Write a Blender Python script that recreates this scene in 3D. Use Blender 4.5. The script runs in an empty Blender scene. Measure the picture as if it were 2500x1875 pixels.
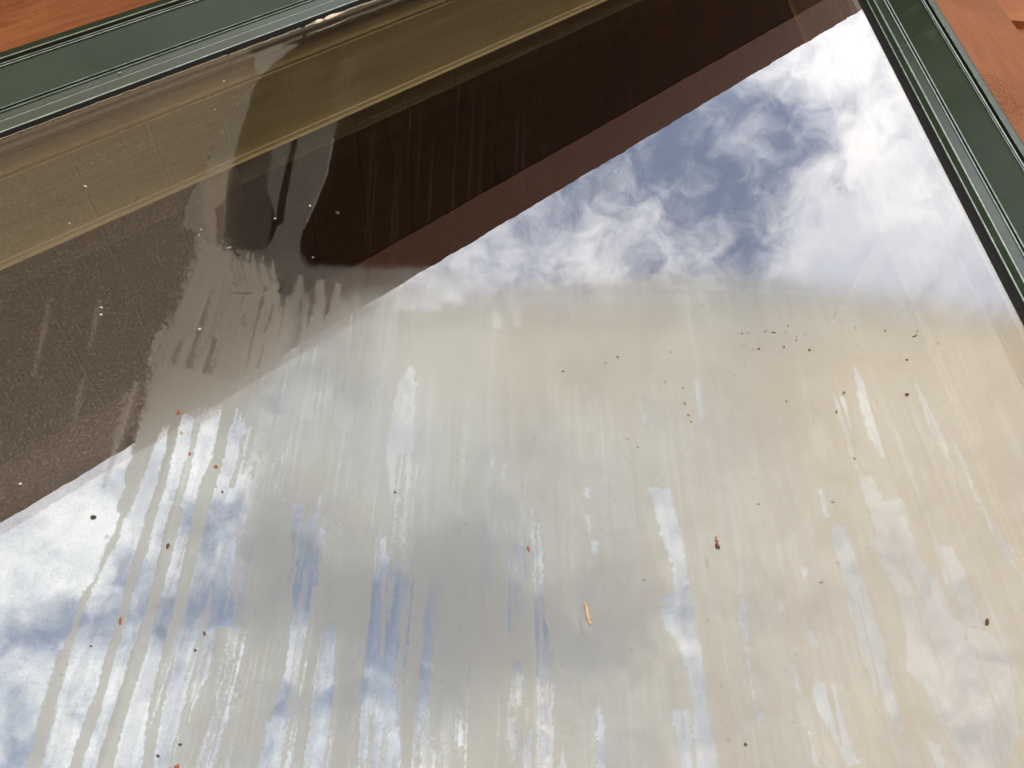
import bpy, bmesh, math, random
import numpy as np
from mathutils import Vector, Matrix
random.seed(7)
rng = np.random.default_rng(11)
S = bpy.context.scene
COL = S.collection
R_ = math.radians

# ------------------------------------------------------------------ view geometry
D = 0.5                       # metres from the lens to the glass
CZ = 1.5                      # lens height
FPX = 2022.0
cam_R = np.array([[0.99821199, 0.03492804, 0.04850633],
                  [-0.05973552, 0.61172907, 0.78880873],
                  [-0.00212119, -0.79029588, 0.61272173]])   # world = cam_R @ (right, down, forward)
def ray(px, py):
    return cam_R @ np.array([px - 1250.0, py - 937.5, FPX])
def at(px, py, p=0.0):
    """point of the wall plane p metres proud of the glass, measured from the photograph"""
    r = ray(px, py); t = (D - p) / r[1]
    return (r[0]*t, -p, CZ + r[2]*t)

cam = bpy.data.cameras.new('camera'); camo = bpy.data.objects.new('camera', cam); COL.objects.link(camo)
cam.sensor_width = 36; cam.lens = 36*FPX/2500; cam.clip_start = 0.02; cam.clip_end = 2000
right = cam_R[:, 0]; up = -cam_R[:, 1]; back = -cam_R[:, 2]
camo.matrix_world = Matrix(((right[0], up[0], back[0], 0), (right[1], up[1], back[1], -D),
                            (right[2], up[2], back[2], CZ), (0, 0, 0, 1)))
S.camera = camo

# ------------------------------------------------------------------ sky with broken cloud
SUN_EL, SUN_AZ = R_(58), R_(20)       # azimuth measured from +Y (behind the house) towards +X
CLOUD = 1.8
world = bpy.data.worlds.new('World'); S.world = world; world.use_nodes = True
nt = world.node_tree; nt.nodes.clear()
class G:
    """tiny node-graph helper"""
    def __init__(s, nt): s.nt = nt
    def n(s, t, **k):
        x = s.nt.nodes.new(t)
        for a, b in k.items(): setattr(x, a, b)
        return x
    def l(s, a, b): s.nt.links.new(a, b)
    def val(s, sock, v):
        if isinstance(v, bpy.types.NodeSocket): s.l(v, sock)
        elif v is not None: sock.default_value = v
    def m(s, op, a, b=None, c=None, clamp=False):
        x = s.n('ShaderNodeMath', operation=op, use_clamp=clamp)
        s.val(x.inputs[0], a); s.val(x.inputs[1], b); s.val(x.inputs[2], c)
        return x.outputs[0]
    def vm(s, op, a, b=None):
        x = s.n('ShaderNodeVectorMath', operation=op)
        s.val(x.inputs[0], a); s.val(x.inputs[1], b)
        return x.outputs['Value'] if op in ('DISTANCE', 'LENGTH', 'DOT_PRODUCT') else x.outputs[0]
    def sep(s, v):
        x = s.n('ShaderNodeSeparateXYZ'); s.l(v, x.inputs[0]); return x.outputs
    def comb(s, a, b, c):
        x = s.n('ShaderNodeCombineXYZ'); s.val(x.inputs[0], a); s.val(x.inputs[1], b); s.val(x.inputs[2], c); return x.outputs[0]
    def noise(s, vec, scale, detail=4, rough=0.55, dist=0.0):
        x = s.n('ShaderNodeTexNoise'); s.l(vec, x.inputs['Vector'])
        x.inputs['Scale'].default_value = scale; x.inputs['Detail'].default_value = detail
        x.inputs['Roughness'].default_value = rough; x.inputs['Distortion'].default_value = dist
        return x.outputs['Fac']
    def ss(s, v, a, b, lo=0.0, hi=1.0):
        x = s.n('ShaderNodeMapRange', interpolation_type='SMOOTHSTEP')
        s.val(x.inputs[0], v); s.val(x.inputs[1], a); s.val(x.inputs[2], b); s.val(x.inputs[3], lo); s.val(x.inputs[4], hi)
        return x.outputs[0]
    def mix(s, f, a, b, mode='MIX'):
        x = s.n('ShaderNodeMix', data_type='RGBA', blend_type=mode)
        s.val(x.inputs[0], f)
        for i, v in ((6, a), (7, b)):
            if isinstance(v, tuple): v = (v[0], v[1], v[2], 1)
            s.val(x.inputs[i], v)
        return x.outputs[2]
    def mapv(s, v, scale, rot=(0, 0, 0)):
        x = s.n('ShaderNodeMapping'); s.l(v, x.inputs[0]); x.inputs['Scale'].default_value = scale; x.inputs['Rotation'].default_value = rot
        return x.outputs[0]
g = G(nt)
sky = g.n('ShaderNodeTexSky', sky_type='NISHITA', sun_disc=False, sun_elevation=SUN_EL, sun_rotation=SUN_AZ)
sky.air_density = 1.0; sky.dust_density = 1.0; sky.altitude = 1500
SKY_STR = 0.12
tc = g.n('ShaderNodeTexCoord'); dirv = tc.outputs['Generated']
warp = g.n('ShaderNodeTexNoise'); g.l(dirv, warp.inputs['Vector']); warp.inputs['Scale'].default_value = 14; warp.inputs['Detail'].default_value = 4
wv = g.vm('SUBTRACT', warp.outputs['Color'], (0.5, 0.5, 0.5))
wv2 = g.n('ShaderNodeVectorMath', operation='SCALE'); g.l(wv, wv2.inputs[0]); wv2.inputs['Scale'].default_value = 0.05
wd = g.vm('ADD', dirv, wv2.outputs[0])
wv3 = g.n('ShaderNodeVectorMath', operation='SCALE'); g.l(wv, wv3.inputs[0]); wv3.inputs['Scale'].default_value = 0.06
wdl = g.vm('ADD', dirv, wv3.outputs[0])
n1 = g.noise(wd, 7.0, 9, 0.6, 0.3)
n2 = g.noise(wdl, 26.0, 8, 0.62, 0.5)
dens = g.m('ADD', g.m('MULTIPLY', g.m('SUBTRACT', n1, 0.5), 2.0), g.m('MULTIPLY', g.m('SUBTRACT', n2, 0.5), 2.0))
dens = g.m('ADD', dens, 0.50)
# gaps (negative) and banks (positive) of the cloud deck, given by the direction they stand in
K = 2500/2212
gaps = [(1560, 250, 150, -.55), (1700, 245, 60, -.35), (1400, 330, 120, -.45), (1620, 470, 90, -.50), (1250, 420, 90, -.40),
        (1480, 430, 110, -.35), (1150, 480, 70, -.25), (1610, 545, 50, -.35), (1330, 530, 60, -.15), (1500, 340, 120, -.25), (1560, 400, 70, -.2), (1700, 330, 70, -.2), (1850, 420, 40, -.35), (2010, 440, 35, -.4), (1950, 300, 30, -.3),
        (1800, 110, 110, .30), (1950, 400, 170, .30), (1850, 560, 160, .45), (1280, 570, 90, .25), (1060, 590, 70, .30), (1500, 640, 90, -.10),
        (460, 1140, 75, -.45), (640, 1190, 80, -.60), (690, 1310, 85, -.60), (560, 1290, 80, -.40), (120, 1345, 65, -.60), (40, 1350, 60, -.5), (250, 1320, 80, -.5), (450, 1330, 90, -.35),
        (370, 1315, 60, -.35), (870, 1310, 110, -.60), (1010, 1320, 100, -.65), (1130, 1330, 100, -.6), (1250, 1380, 90, -.35), (620, 1500, 70, -.40), (760, 1480, 70, -.45),
        (900, 1480, 80, -.50), (1000, 1210, 120, -.3), (1350, 1300, 130, -.3), (1100, 1430, 130, -.35), (1500, 1400, 150, -.25), (1700, 1350, 120, -.2), (560, 1130, 70, -.3), (780, 1270, 90, -.3), (40, 1640, 70, -.35), (250, 1480, 80, -.15), (430, 1590, 70, -.1), (1180, 680, 110, -.3), (1400, 700, 90, -.2), (1150, 1080, 120, -.2),
        (200, 1150, 140, .12), (300, 1440, 90, .05), (640, 1410, 55, .35), (700, 1620, 90, .3), (1000, 900, 250, .3), (1150, 1580, 160, .35), (1500, 950, 250, .2), (1550, 1500, 200, .2)]
for (x, y, r, a) in gaps:
    v = ray(x*K, y*K); v[1] = -v[1]; v = v/np.linalg.norm(v)
    v2 = ray((x+r)*K, y*K); v2[1] = -v2[1]; v2 = v2/np.linalg.norm(v2)
    rad = float(np.linalg.norm(v2-v))
    dist = g.vm('DISTANCE', wdl, tuple(v))
    q = g.m('POWER', g.m('DIVIDE', dist, rad), 2.0)
    e = g.m('EXPONENT', g.m('MULTIPLY', q, -0.9))
    dens = g.m('ADD', dens, g.m('MULTIPLY', e, a*(1.35 if (a < 0 and y > 1000) else (1.0 if a < 0 else .8))))
cover = g.ss(dens, -0.55, 0.95, 0.0, 1.0)
shade = g.ss(g.noise(wd, 5.0, 6, 0.6), 0.35, 0.65)
cloudcol = g.mix(shade, (CLOUD*0.80, CLOUD*0.82, CLOUD*0.88), (CLOUD*1.16, CLOUD*1.15, CLOUD*1.13))
skyv = g.n('ShaderNodeVectorMath', operation='SCALE'); g.l(sky.outputs[0], skyv.inputs[0]); skyv.inputs['Scale'].default_value = SKY_STR
# below the horizon there is no cloud
hz = g.ss(g.sep(dirv)[2], 0.0, 0.06)
veil = g.mix(g.m('MULTIPLY', hz, .60), skyv.outputs[0], (CLOUD*.36, CLOUD*.42, CLOUD*.57))      # thin high cloud, blue shows through
final = g.mix(g.m('MULTIPLY', cover, hz), veil, cloudcol)
bg = g.n('ShaderNodeBackground'); g.l(final, bg.inputs[0]); bg.inputs[1].default_value = 1.0
wo = g.n('ShaderNodeOutputWorld'); g.l(bg.outputs[0], wo.inputs[0])
world.cycles.sampling_method = 'MANUAL'; world.cycles.sample_map_resolution = 512

sun = bpy.data.lights.new('sun', 'SUN'); sun.energy = 3.0; sun.angle = R_(0.5); sun.color = (1, .95, .87)
so = bpy.data.objects.new('sun', sun); COL.objects.link(so)
sd = Vector((math.sin(SUN_AZ)*math.cos(SUN_EL), math.cos(SUN_AZ)*math.cos(SUN_EL), math.sin(SUN_EL)))
so.rotation_euler = sd.to_track_quat('Z', 'Y').to_euler(); so.location = (0, 0, 8)

S.view_settings.view_transform = 'Standard'; S.view_settings.look = 'None'
S.view_settings.exposure = 1.0; S.view_settings.gamma = 1.0; S.view_settings.use_curve_mapping = False
S.render.engine = 'CYCLES'
S.cycles.max_bounces = 14; S.cycles.transparent_max_bounces = 16; S.cycles.glossy_bounces = 8
S.cycles.caustics_reflective = True

# ------------------------------------------------------------------ materials
def mat(name):
    m = bpy.data.materials.new(name); m.use_nodes = True; m.node_tree.nodes.clear()
    gg = G(m.node_tree); out = gg.n('ShaderNodeOutputMaterial')
    return m, gg, out
def obj_co(gg): return gg.n('ShaderNodeTexCoord').outputs['Object']
def princ(gg, out, col, rough=0.5, bump=None, bstr=0.3, bdist=0.002, spec=0.5, metal=0.0):
    p = gg.n('ShaderNodeBsdfPrincipled')
    if isinstance(col, tuple): col = (*col[:3], 1)
    gg.val(p.inputs['Base Color'], col); gg.val(p.inputs['Roughness'], rough)
    p.inputs['Specular IOR Level'].default_value = spec; p.inputs['Metallic'].default_value = metal
    if bump is not None:
        b = gg.n('ShaderNodeBump'); b.inputs['Strength'].default_value = bstr; b.inputs['Distance'].default_value = bdist
        gg.l(bump, b.inputs['Height']); gg.l(b.outputs[0], p.inputs['Normal'])
    gg.l(p.outputs[0], out.inputs[0]); return p

HX, HZ = 0.73364912, 0.67952849        # direction of the sloping head in the wall plane
HANG = math.atan2(HZ, HX)

def m_green(name='green_enamel', ra=.42, sp=.26):
    m, gg, out = mat(name)
    co = obj_co(gg)
    dirt = gg.ss(gg.noise(co, 60, 6, .65), .52, .78)
    fine = gg.noise(co, 900, 3, .6)
    c = gg.mix(gg.ss(gg.noise(co, 9, 4, .6), .3, .7), (.026, .044, .023), (.037, .058, .035))
    c = gg.mix(gg.m('MULTIPLY', dirt, .13), c, (.16, .14, .10))
    rough = gg.m('ADD', gg.m('MULTIPLY', dirt, .25), ra)
    princ(gg, out, c, rough, fine, .12, .0004, sp)
    return m
def m_highlight():  # paler green that paints highlight lines onto the frame's ridges
    m, gg, out = mat('green_edge_highlight')
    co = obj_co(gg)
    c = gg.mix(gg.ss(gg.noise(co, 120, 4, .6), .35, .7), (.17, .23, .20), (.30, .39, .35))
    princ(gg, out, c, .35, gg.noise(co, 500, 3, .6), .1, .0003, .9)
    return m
def m_terracotta(name, angle, k=1.0):
    """rough wood stained terracotta, grain along the board"""
    m, gg, out = mat(name)
    co = obj_co(gg)
    rot = gg.mapv(co, (1, 1, 1), (0, angle, 0))
    st = gg.mapv(rot, (4, 40, 40))
    grain = gg.noise(st, 3.0, 6, .6, .6)
    fine = gg.noise(gg.mapv(rot, (40, 300, 300)), 3.0, 4, .7)
    big = gg.noise(co, 7, 5, .6, .5)
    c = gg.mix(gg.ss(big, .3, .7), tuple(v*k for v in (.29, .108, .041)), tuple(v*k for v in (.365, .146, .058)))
    c = gg.mix(gg.m('MULTIPLY', gg.ss(grain, .46, .72), .75), c, (.225, .080, .032))
    pits = gg.ss(gg.noise(co, 170, 3, .6), .70, .78)
    c = gg.mix(gg.m('MULTIPLY', pits, .6), c, (.12, .045, .02))
    h = gg.m('ADD', gg.m('MULTIPLY', grain, .8), gg.m('MULTIPLY', fine, .35))
    h = gg.m('SUBTRACT', h, gg.m('MULTIPLY', pits, .8))
    # a knot with its swirl of growth rings
    kx, _, kz = at(2452, 205, .035)
    kv = gg.vm('SUBTRACT', co, (kx, -.035, kz))
    kv = gg.mapv(kv, (1.0, 0, .55), (0, -.35, 0))
    kd = gg.vm('LENGTH', kv)
    kd = gg.m('ADD', kd, gg.m('MULTIPLY', gg.m('SUBTRACT', gg.noise(co, 60, 3, .5), .5), .012))
    rings = gg.m('SINE', gg.m('MULTIPLY', kd, 1900.0))
    fall = gg.ss(kd, .018, .034, 1, 0)
    h = gg.m('ADD', h, gg.m('MULTIPLY', gg.m('MULTIPLY', rings, fall), .30))
    c = gg.mix(gg.m('MULTIPLY', gg.m('MULTIPLY', gg.ss(rings, .2, 1), fall), .35), c, (.25, .09, .035))
    stain = gg.ss(gg.noise(gg.mapv(co, (16, 16, 5)), 1.0, 5, .65, .4), .50, .72)
    c = gg.mix(gg.m('MULTIPLY', stain, .40), c, (.20, .075, .035))
    princ(gg, out, c, .78, h, .85, .003, .2)
    return m
def m_soffit():
    m, gg, out = mat('dark_stained_boards')
    co = obj_co(gg)                                  # x along the slope, y across the boards' length
    sx = gg.sep(co)
    bid = gg.m('FLOOR', gg.m('DIVIDE', sx[0], .11))
    fr = gg.m('FRACT', gg.m('DIVIDE', sx[0], .11))
    gap = gg.m('MULTIPLY', gg.m('ADD', gg.ss(fr, 0, .03, 1, 0), gg.ss(fr, .97, 1, 0, 1)), .35)
    wn = gg.n('ShaderNodeTexWhiteNoise', noise_dimensions='1D'); gg.l(bid, wn.inputs['W'])
    c = gg.mix(wn.outputs[0], (.050, .020, .005), (.062, .026, .007))
    gr = gg.noise(gg.mapv(co, (60, 5, 60)), 2.0, 6, .6, .8)
    c = gg.mix(gg.m('MULTIPLY', gg.ss(gr, .45, .7), .5), c, (.040, .016, .008))
    vo = gg.n('ShaderNodeTexVoronoi'); gg.l(gg.mapv(co, (9, 5, 0)), vo.inputs['Vector']); vo.inputs['Scale'].default_value = 1.0
    knot = gg.ss(vo.outputs['Distance'], .06, .10, 1, 0)
    c = gg.mix(knot, c, (.010, .004, .003))
    c = gg.mix(gap, c, (.012, .006, .004))
    princ(gg, out, c, .8, gg.m('SUBTRACT', gr, gg.m('MULTIPLY', gap, 2.0)), .5, .003, .06)
    return m
def m_wood(name, ca, cb, angle, rough=.45):
    m, gg, out = mat(name)
    co = obj_co(gg); rot = gg.mapv(co, (1, 1, 1), (0, angle, 0))
    st = gg.mapv(rot, (2.0, 30, 30))
    gr = gg.noise(st, 3.0, 5, .55, 1.0)
    fi = gg.noise(gg.mapv(rot, (20, 400, 400)), 2.0, 3, .6)
    c = gg.mix(gg.ss(gr, .35, .68), ca, cb)
    c = gg.mix(gg.m('MULTIPLY', gg.ss(gg.noise(co, 11, 4, .6), .5, .75), .35), c, (cb[0]*.75, cb[1]*.62, cb[2]*.5))
    princ(gg, out, c, rough, gg.m('ADD', gr, fi), .15, .001, .4)
    return m
def m_plain(name, col, rough=.6, nscale=40, var=.25, bstr=.2, metal=0, spec=.4):
    m, gg, out = mat(name)
    co = obj_co(gg); n = gg.noise(co, nscale, 5, .6)
    c = gg.mix(n, tuple(x*(1-var) for x in col), tuple(min(1, x*(1+var)) for x in col))
    princ(gg, out, c, rough, n, bstr, .001, spec, metal)
    return m
def m_ground():
    m, gg, out = mat('desert_gravel')
    co = obj_co(gg)
    c = gg.mix(gg.noise(co, .6, 8, .6), (.30, .21, .14), (.42, .31, .21))
    c = gg.mix(gg.ss(gg.noise(co, 45, 4, .6), .5, .7), c, (.22, .16, .12))
    princ(gg, out, c, .9, gg.noise(co, 60, 4, .7), .6, .02, .2)
    return m

def m_pane():
    """weathered outer pane: clear mirror-like glass, dried mineral film, loose dust"""
    m, gg, out = mat('weathered_glass')
    co = obj_co(gg)
    at_ = gg.n('ShaderNodeAttribute', attribute_name='deposit'); rgb = gg.n('ShaderNodeSeparateColor'); gg.l(at_.outputs['Color'], rgb.inputs[0])
    film, tint, dust = rgb.outputs[0], rgb.outputs[1], rgb.outputs[2]; spk = at_.outputs['Alpha']
    fineg = gg.noise(co, 900, 2, .6)
    midg = gg.noise(co, 420, 4, .65)
    strk = gg.noise(gg.mapv(co, (110, 0, 5)), 1.0, 5, .6, .2)
    strk2 = gg.noise(gg.mapv(co, (34, 0, 3.0)), 1.0, 4, .6, .3)
    f = gg.m('ADD', film, gg.m('MULTIPLY', gg.m('MULTIPLY', gg.m('SUBTRACT', strk, .5), film), .45))
    f = gg.m('ADD', f, gg.m('MULTIPLY', gg.m('MULTIPLY', gg.m('SUBTRACT', strk2, .5), film), .40))
    f = gg.m('ADD', f, gg.m('MULTIPLY', gg.m('MULTIPLY', gg.m('ADD', gg.m('SUBTRACT', midg, .5), gg.m('SUBTRACT', fineg, .5)), film), .26))
    # dust grains
    sc0 = gg.sep(co); flat0 = gg.comb(sc0[0], sc0[2], 0.0)
    specks = None
    for scl, thr in ((330, .45), (560, .35)):
        v = gg.n('ShaderNodeTexVoronoi', voronoi_dimensions='2D'); gg.l(flat0, v.inputs['Vector']); v.inputs['Scale'].default_value = scl
        cc = gg.sep(v.outputs['Color'])
        d_ = gg.m('MULTIPLY', gg.ss(v.outputs['Distance'], .05, gg.m('ADD', gg.m('MULTIPLY', cc[1], .42), .14), 1, 0), gg.m('GREATER_THAN', cc[0], thr))
        specks = d_ if specks is None else gg.m('MAXIMUM', specks, d_)
    gr = gg.ss(gg.m('ADD', gg.m('MULTIPLY', fineg, .6), gg.m('MULTIPLY', midg, .4)), .46, .60)
    f = gg.m('ADD', f, gg.m('MULTIPLY', dust, gg.m('ADD', gg.m('ADD', gg.m('MULTIPLY', gr, .45), gg.m('MULTIPLY', specks, .48)), .48)))
    sp = gg.ss(gg.noise(co, 700, 2, .5), .62, .70)
    f = gg.m('ADD', f, gg.m('MULTIPLY', spk, sp))
    f = gg.m('ADD', gg.m('MULTIPLY', f, 1.12), .004, clamp=True)
    # waviness of the glass
    bump = gg.n('ShaderNodeBump'); bump.inputs['Strength'].default_value = 1.0; bump.inputs['Distance'].default_value = .00003
    gg.l(gg.noise(co, 30, 2, .5), bump.inputs['Height'])
    N = bump.outputs[0]
    def gloss(rough, col=(1, 1, 1, 1), nrm=True):
        x = gg.n('ShaderNodeBsdfGlossy'); x.inputs[0].default_value = col; gg.val(x.inputs['Roughness'], rough)
        if nrm: gg.l(N, x.inputs['Normal'])
        return x.outputs[0]
    def mixs(fac, a, b):
        x = gg.n('ShaderNodeMixShader'); gg.val(x.inputs[0], fac); gg.l(a, x.inputs[1]); gg.l(b, x.inputs[2]); return x.outputs[0]
    tr = gg.n('ShaderNodeBsdfTransparent'); tr.inputs[0].default_value = (.96, .97, .94, 1)
    fres = gg.n('ShaderNodeFresnel'); fres.inputs['IOR'].default_value = 1.5
    R1 = gg.m('ADD', gg.m('MULTIPLY', fres.outputs[0], 1.3), GLASS_R1, clamp=True)
    clear = mixs(R1, tr.outputs[0], gloss(0.0, (1, .985, 1, 1)))
    # mineral film
    col = gg.mix(tint, (.415, .412, .350), (.62, .47, .25))
    col = gg.mix(gg.m('MULTIPLY', dust, .9), col, (.44, .33, .21))
    sc = gg.sep(co); flat = gg.comb(sc[0], sc[2], 0.0)
    def vor(scale):
        v = gg.n('ShaderNodeTexVoronoi', voronoi_dimensions='2D'); gg.l(flat, v.inputs['Vector']); v.inputs['Scale'].default_value = scale
        return v
    vo = vor(95)
    vc = gg.sep(vo.outputs['Color'])
    dots = gg.m('MULTIPLY', gg.ss(vo.outputs['Distance'], gg.m('MULTIPLY', vc[1], .05), gg.m('ADD', gg.m('MULTIPLY', gg.m('POWER', vc[1], 3.0), .10), .035), 1, 0), gg.m('GREATER_THAN', gg.m('ADD', vc[0], gg.m('MULTIPLY', gg.m('SUBTRACT', gg.noise(co, 7, 3, .6), .5), 1.6)), .70))
    dots = gg.m('MULTIPLY', dots, gg.ss(film, .3, .7))
    col = gg.mix(dots, col, (.12, .085, .055))
    df = gg.n('ShaderNodeBsdfDiffuse'); gg.l(col, df.inputs[0])
    tl = gg.n('ShaderNodeBsdfTranslucent'); gg.l(col, tl.inputs[0])
    matte = mixs(.15, df.outputs[0], tl.outputs[0])
    sheen = gloss(.20, (.98, .96, .87, 1), False)
    film_s = mixs(.82, sheen, matte)
    trf = gg.n('ShaderNodeBsdfTransparent'); trf.inputs[0].default_value = (.8, .82, .8, 1)
    R2 = gg.m('MAXIMUM', FILM_R, gg.m('MULTIPLY', dots, .8))
    veil = mixs(R2, trf.outputs[0], film_s)
    full = mixs(f, clear, veil)
    gg.l(full, out.inputs[0])
    return m
GLASS_R1 = 0.135
FILM_R = 0.46
def m_inner():
    m, gg, out = mat('inner_glass')
    co = obj_co(gg)
    bump = gg.n('ShaderNodeBump'); bump.inputs['Strength'].default_value = 1.0; bump.inputs['Distance'].default_value = .00005
    gg.l(gg.noise(co, 14, 2, .5), bump.inputs['Height'])
    tr = gg.n('ShaderNodeBsdfTransparent'); tr.inputs[0].default_value = (.96, .96, .90, 1)
    gl = gg.n('ShaderNodeBsdfGlossy'); gl.inputs[0].default_value = (.93, 1, .97, 1); gl.inputs['Roughness'].default_value = 0.0; gg.l(bump.outputs[0], gl.inputs['Normal'])
    mx = gg.n('ShaderNodeMixShader'); mx.inputs[0].default_value = .14
    gg.l(tr.outputs[0], mx.inputs[1]); gg.l(gl.outputs[0], mx.inputs[2]); gg.l(mx.outputs[0], out.inputs[0])
    return m

M_green = m_green(); M_highlight = m_highlight(); M_green_gloss = m_green('green_enamel_gloss', .28, .62)
M_ter_v = m_terracotta('terracotta_stain_upright', R_(90), .80)  # darker copy of the stain, offsetting the brighter light on upright boards
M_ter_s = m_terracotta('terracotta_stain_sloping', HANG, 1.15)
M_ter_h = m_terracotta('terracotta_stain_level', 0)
M_soffit = m_soffit()
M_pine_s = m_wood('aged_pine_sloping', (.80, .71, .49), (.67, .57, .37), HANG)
M_pine_v = m_wood('pine_upright_darkened', (.34, .25, .13), (.26, .18, .08), R_(90))  # upright pine darkened in its colour to offset the direct skylight
M_barge = m_wood('red_stained_rafter', (.22, .080, .018), (.16, .056, .013), HANG, .6)
M_spacer = m_plain('dull_spacer_bar', (.20, .18, .14), .45, 30, .2, .1, 0)
M_gasket = m_plain('black_gasket', (.012, .012, .010), .7, 80, .3, .2, 0, .1)
M_seal = m_plain('cream_sealant', (.78, .72, .58), .55, 120, .15, .5)
M_ground = m_ground()
M_shingle = m_plain('brown_shingle', (.09, .06, .045), .9, 30, .4, .5)
M_plaster = m_plain('dim_plaster', (.02, .013, .008), .9, 6, .2)
M_floor = m_plain('dark_floorboards', (.03, .02, .012), .6, 6, .2)
M_orange = m_plain('rust_fleck', (.34, .10, .035), .7, 900, .4)
M_brown = m_plain('brown_fleck', (.11, .050, .025), .7, 900, .4)
M_cream = m_plain('pale_fleck', (.75, .70, .58), .6, 900, .2)
M_ochre = m_plain('ochre_fleck', (.55, .38, .20), .7, 900, .3)
M_grey = m_plain('grey_fleck', (.05, .05, .045), .7, 900, .4)

# ------------------------------------------------------------------ object helpers
def tag(o, label=None, cat=None, group=None, kind=None):
    if label: o['label'] = label
    if cat: o['category'] = cat
    if group: o['group'] = group
    if kind: o['kind'] = kind
    return o
def empty(name, loc=(0, 0, 0)):
    o = bpy.data.objects.new(name, None); COL.objects.link(o); o.location = loc; o.empty_display_size = .1; return o
def mesh_obj(name, verts, faces, m, parent=None, smooth=False):
    me = bpy.data.meshes.new(name); me.from_pydata([tuple(map(float, v)) for v in verts], [], faces); me.materials.append(m); me.update()
    if smooth: me.polygons.foreach_set('use_smooth', [True]*len(me.polygons))
    o = bpy.data.objects.new(name, me); COL.objects.link(o)
    if parent: o.parent = parent; o.location = -Vector(parent.location)
    return o

# opening described by four lines: outward normals in (x, z)
NRM = [(1, 0), (-HZ, HX), (-1, 0), (0, -1)]      # right jamb, sloping head, left jamb, sill
def unit_x(px): r = ray(px, 0); return r[0]/r[1]
def unit_n(py): r = ray(0, py); return (-HZ*r[0] + HX*r[2])/r[1]
X0 = unit_x(2094.8)*D
N0 = unit_n(341)*D
base = [X0, N0, 1.02, 0.90]                      # distances of the glass edge (z measured from the lens)
def corners(off_j, off_h):
    d = [base[0]+off_j, base[1]+off_h, base[2]+off_j, base[3]+off_h]
    pts = []
    for i in range(4):                            # corner between line i and i+1
        a, b = NRM[i], NRM[(i+1) % 4]; da, db = d[i], d[(i+1) % 4]
        det = a[0]*b[1]-a[1]*b[0]
        pts.append(((da*b[1]-db*a[1])/det, (a[0]*db-b[0]*da)/det + CZ))
    return pts                                    # [right/head, head/left, left/sill, sill/right]
def ring_side(name, prof, i, m, parent, smooth=False, noise=0):
    """one side of a mitred frame; prof = (depth proud, head offset, jamb offset) list"""
    vs, fs = [], []
    n = len(prof)
    NS = 60 if noise else 1
    for k in range(NS+1):
        t = k/NS
        for (p, oh, oj) in prof:
            c = corners(oj, oh)
            a, b = c[(i-1) % 4], c[i]
            vs.append((a[0]+(b[0]-a[0])*t, -p, a[1]+(b[1]-a[1])*t))
    for k in range(NS):
        for j in range(n-1):
            fs.append((k*n+j, k*n+j+1, (k+1)*n+j+1, (k+1)*n+j))
    return mesh_obj(name, vs, fs, m, parent, smooth)

win = empty('window', (0, 0, .6))
tag(win, 'green framed sloping-top window with streaked dirty glass reflecting sky and eave', 'window')

# outer frame: (proud, py of the head at the photo's left edge, px of the jamb at its top edge)
raw = [(.0005, 341, 2095), (.0015, 335, 2104), (.003, 326, 2113), (.0038, 324.5, 2115), (.0044, 321, 2118), (.0092, 298, 2132), (.0098, 295.5, 2135.5),
       (.0096, 294, 2137), (.0132, 276.5, 2155), (.0144, 275, 2157), (.0142, 271.5, 2160), (.0134, 268, 2163), (.0152, 266, 2165), (.0150, 263, 2168),
       (.0340, 165, 2247), (.0352, 163.5, 2248), (.0358, 161, 2250.5), (.0345, 159, 2252), (.0364, 157.5, 2253), (.0366, 155, 2256), (.0330, 151.5, 2258), (.0345, 146, 2262),
       (.0388, 144.5, 2264.5), (.0398, 141, 2268), (.0385, 131, 2278), (.0370, 129, 2279.5), (.0350, 128, 2281)]
HIGHLIGHT = {3: 1, 5: 1, 9: 1, 12: 1, 15: 1, 18: 1, 22: 1}  # profile facets that carry the painted highlight lines
prof = [(p, unit_n(py)*(D-p)-N0, unit_x(px)*(D-p)-X0) for p, py, px in raw]
prof.append((.014, prof[-1][1], prof[-1][2]))
names = ['jamb', 'head', 'jamb', 'sill']
gask = [(0.0, prof[0][1]+.012, prof[0][2]+.012)] + prof[:3]
for i in range(4):
    fo = ring_side('frame_' + names[i], prof[2:], i, M_green, win); fo.data.materials.append(M_highlight); fo.data.materials.append(M_green_gloss)
    for q in fo.data.polygons: q.material_index = 1 if (q.index+2) in HIGHLIGHT else (2 if 4 <= q.index+2 <= 10 else 0)
    ring_side('gasket', [(-.004, .006, .006)] + prof[:3], i, M_gasket, win)

# terracotta casing boards round the frame
CP = .020
cj = unit_x(2436)*(D-CP)-X0
ch = 1.022-N0
cprof = [(CP, prof[-1][1]-.004, prof[-1][2]-.004), (CP, ch-.002, cj-.002), (CP-.002, ch, cj), (-.004, ch, cj)]
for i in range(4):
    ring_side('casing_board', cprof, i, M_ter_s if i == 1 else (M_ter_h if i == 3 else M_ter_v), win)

# pine lining seen through the glass
rawi = [(-.0165, 362, None), (-.0167, 365, None), (-.0174, 385, None), (-.0178, 386.5, None), (-.030, 421, None), (-.0301, 430, None), (-.0304, 431, None), (-.034, 438, None), (-.0341, 442, None), (-.0344, 443, None),
        (-.1100, 638, None), (-.1101, 643, None), (-.1104, 644, None), (-.1130, 651, None), (-.1131, 660, None), (-.1135, 661, None)]
iprof = []
for p, py, _ in rawi:
    px = 2095-(py-341)/320*173
    iprof.append((p, unit_n(py)*(D-p)-N0, unit_x(px)*(D-p)-X0))
iprof.append((-.114, .05, .06))
for i in range(4):
    ring_side('pine_lining', iprof, i, M_pine_s if i in (1,) else (M_pine_v if i != 3 else M_pine_v), win)
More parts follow.
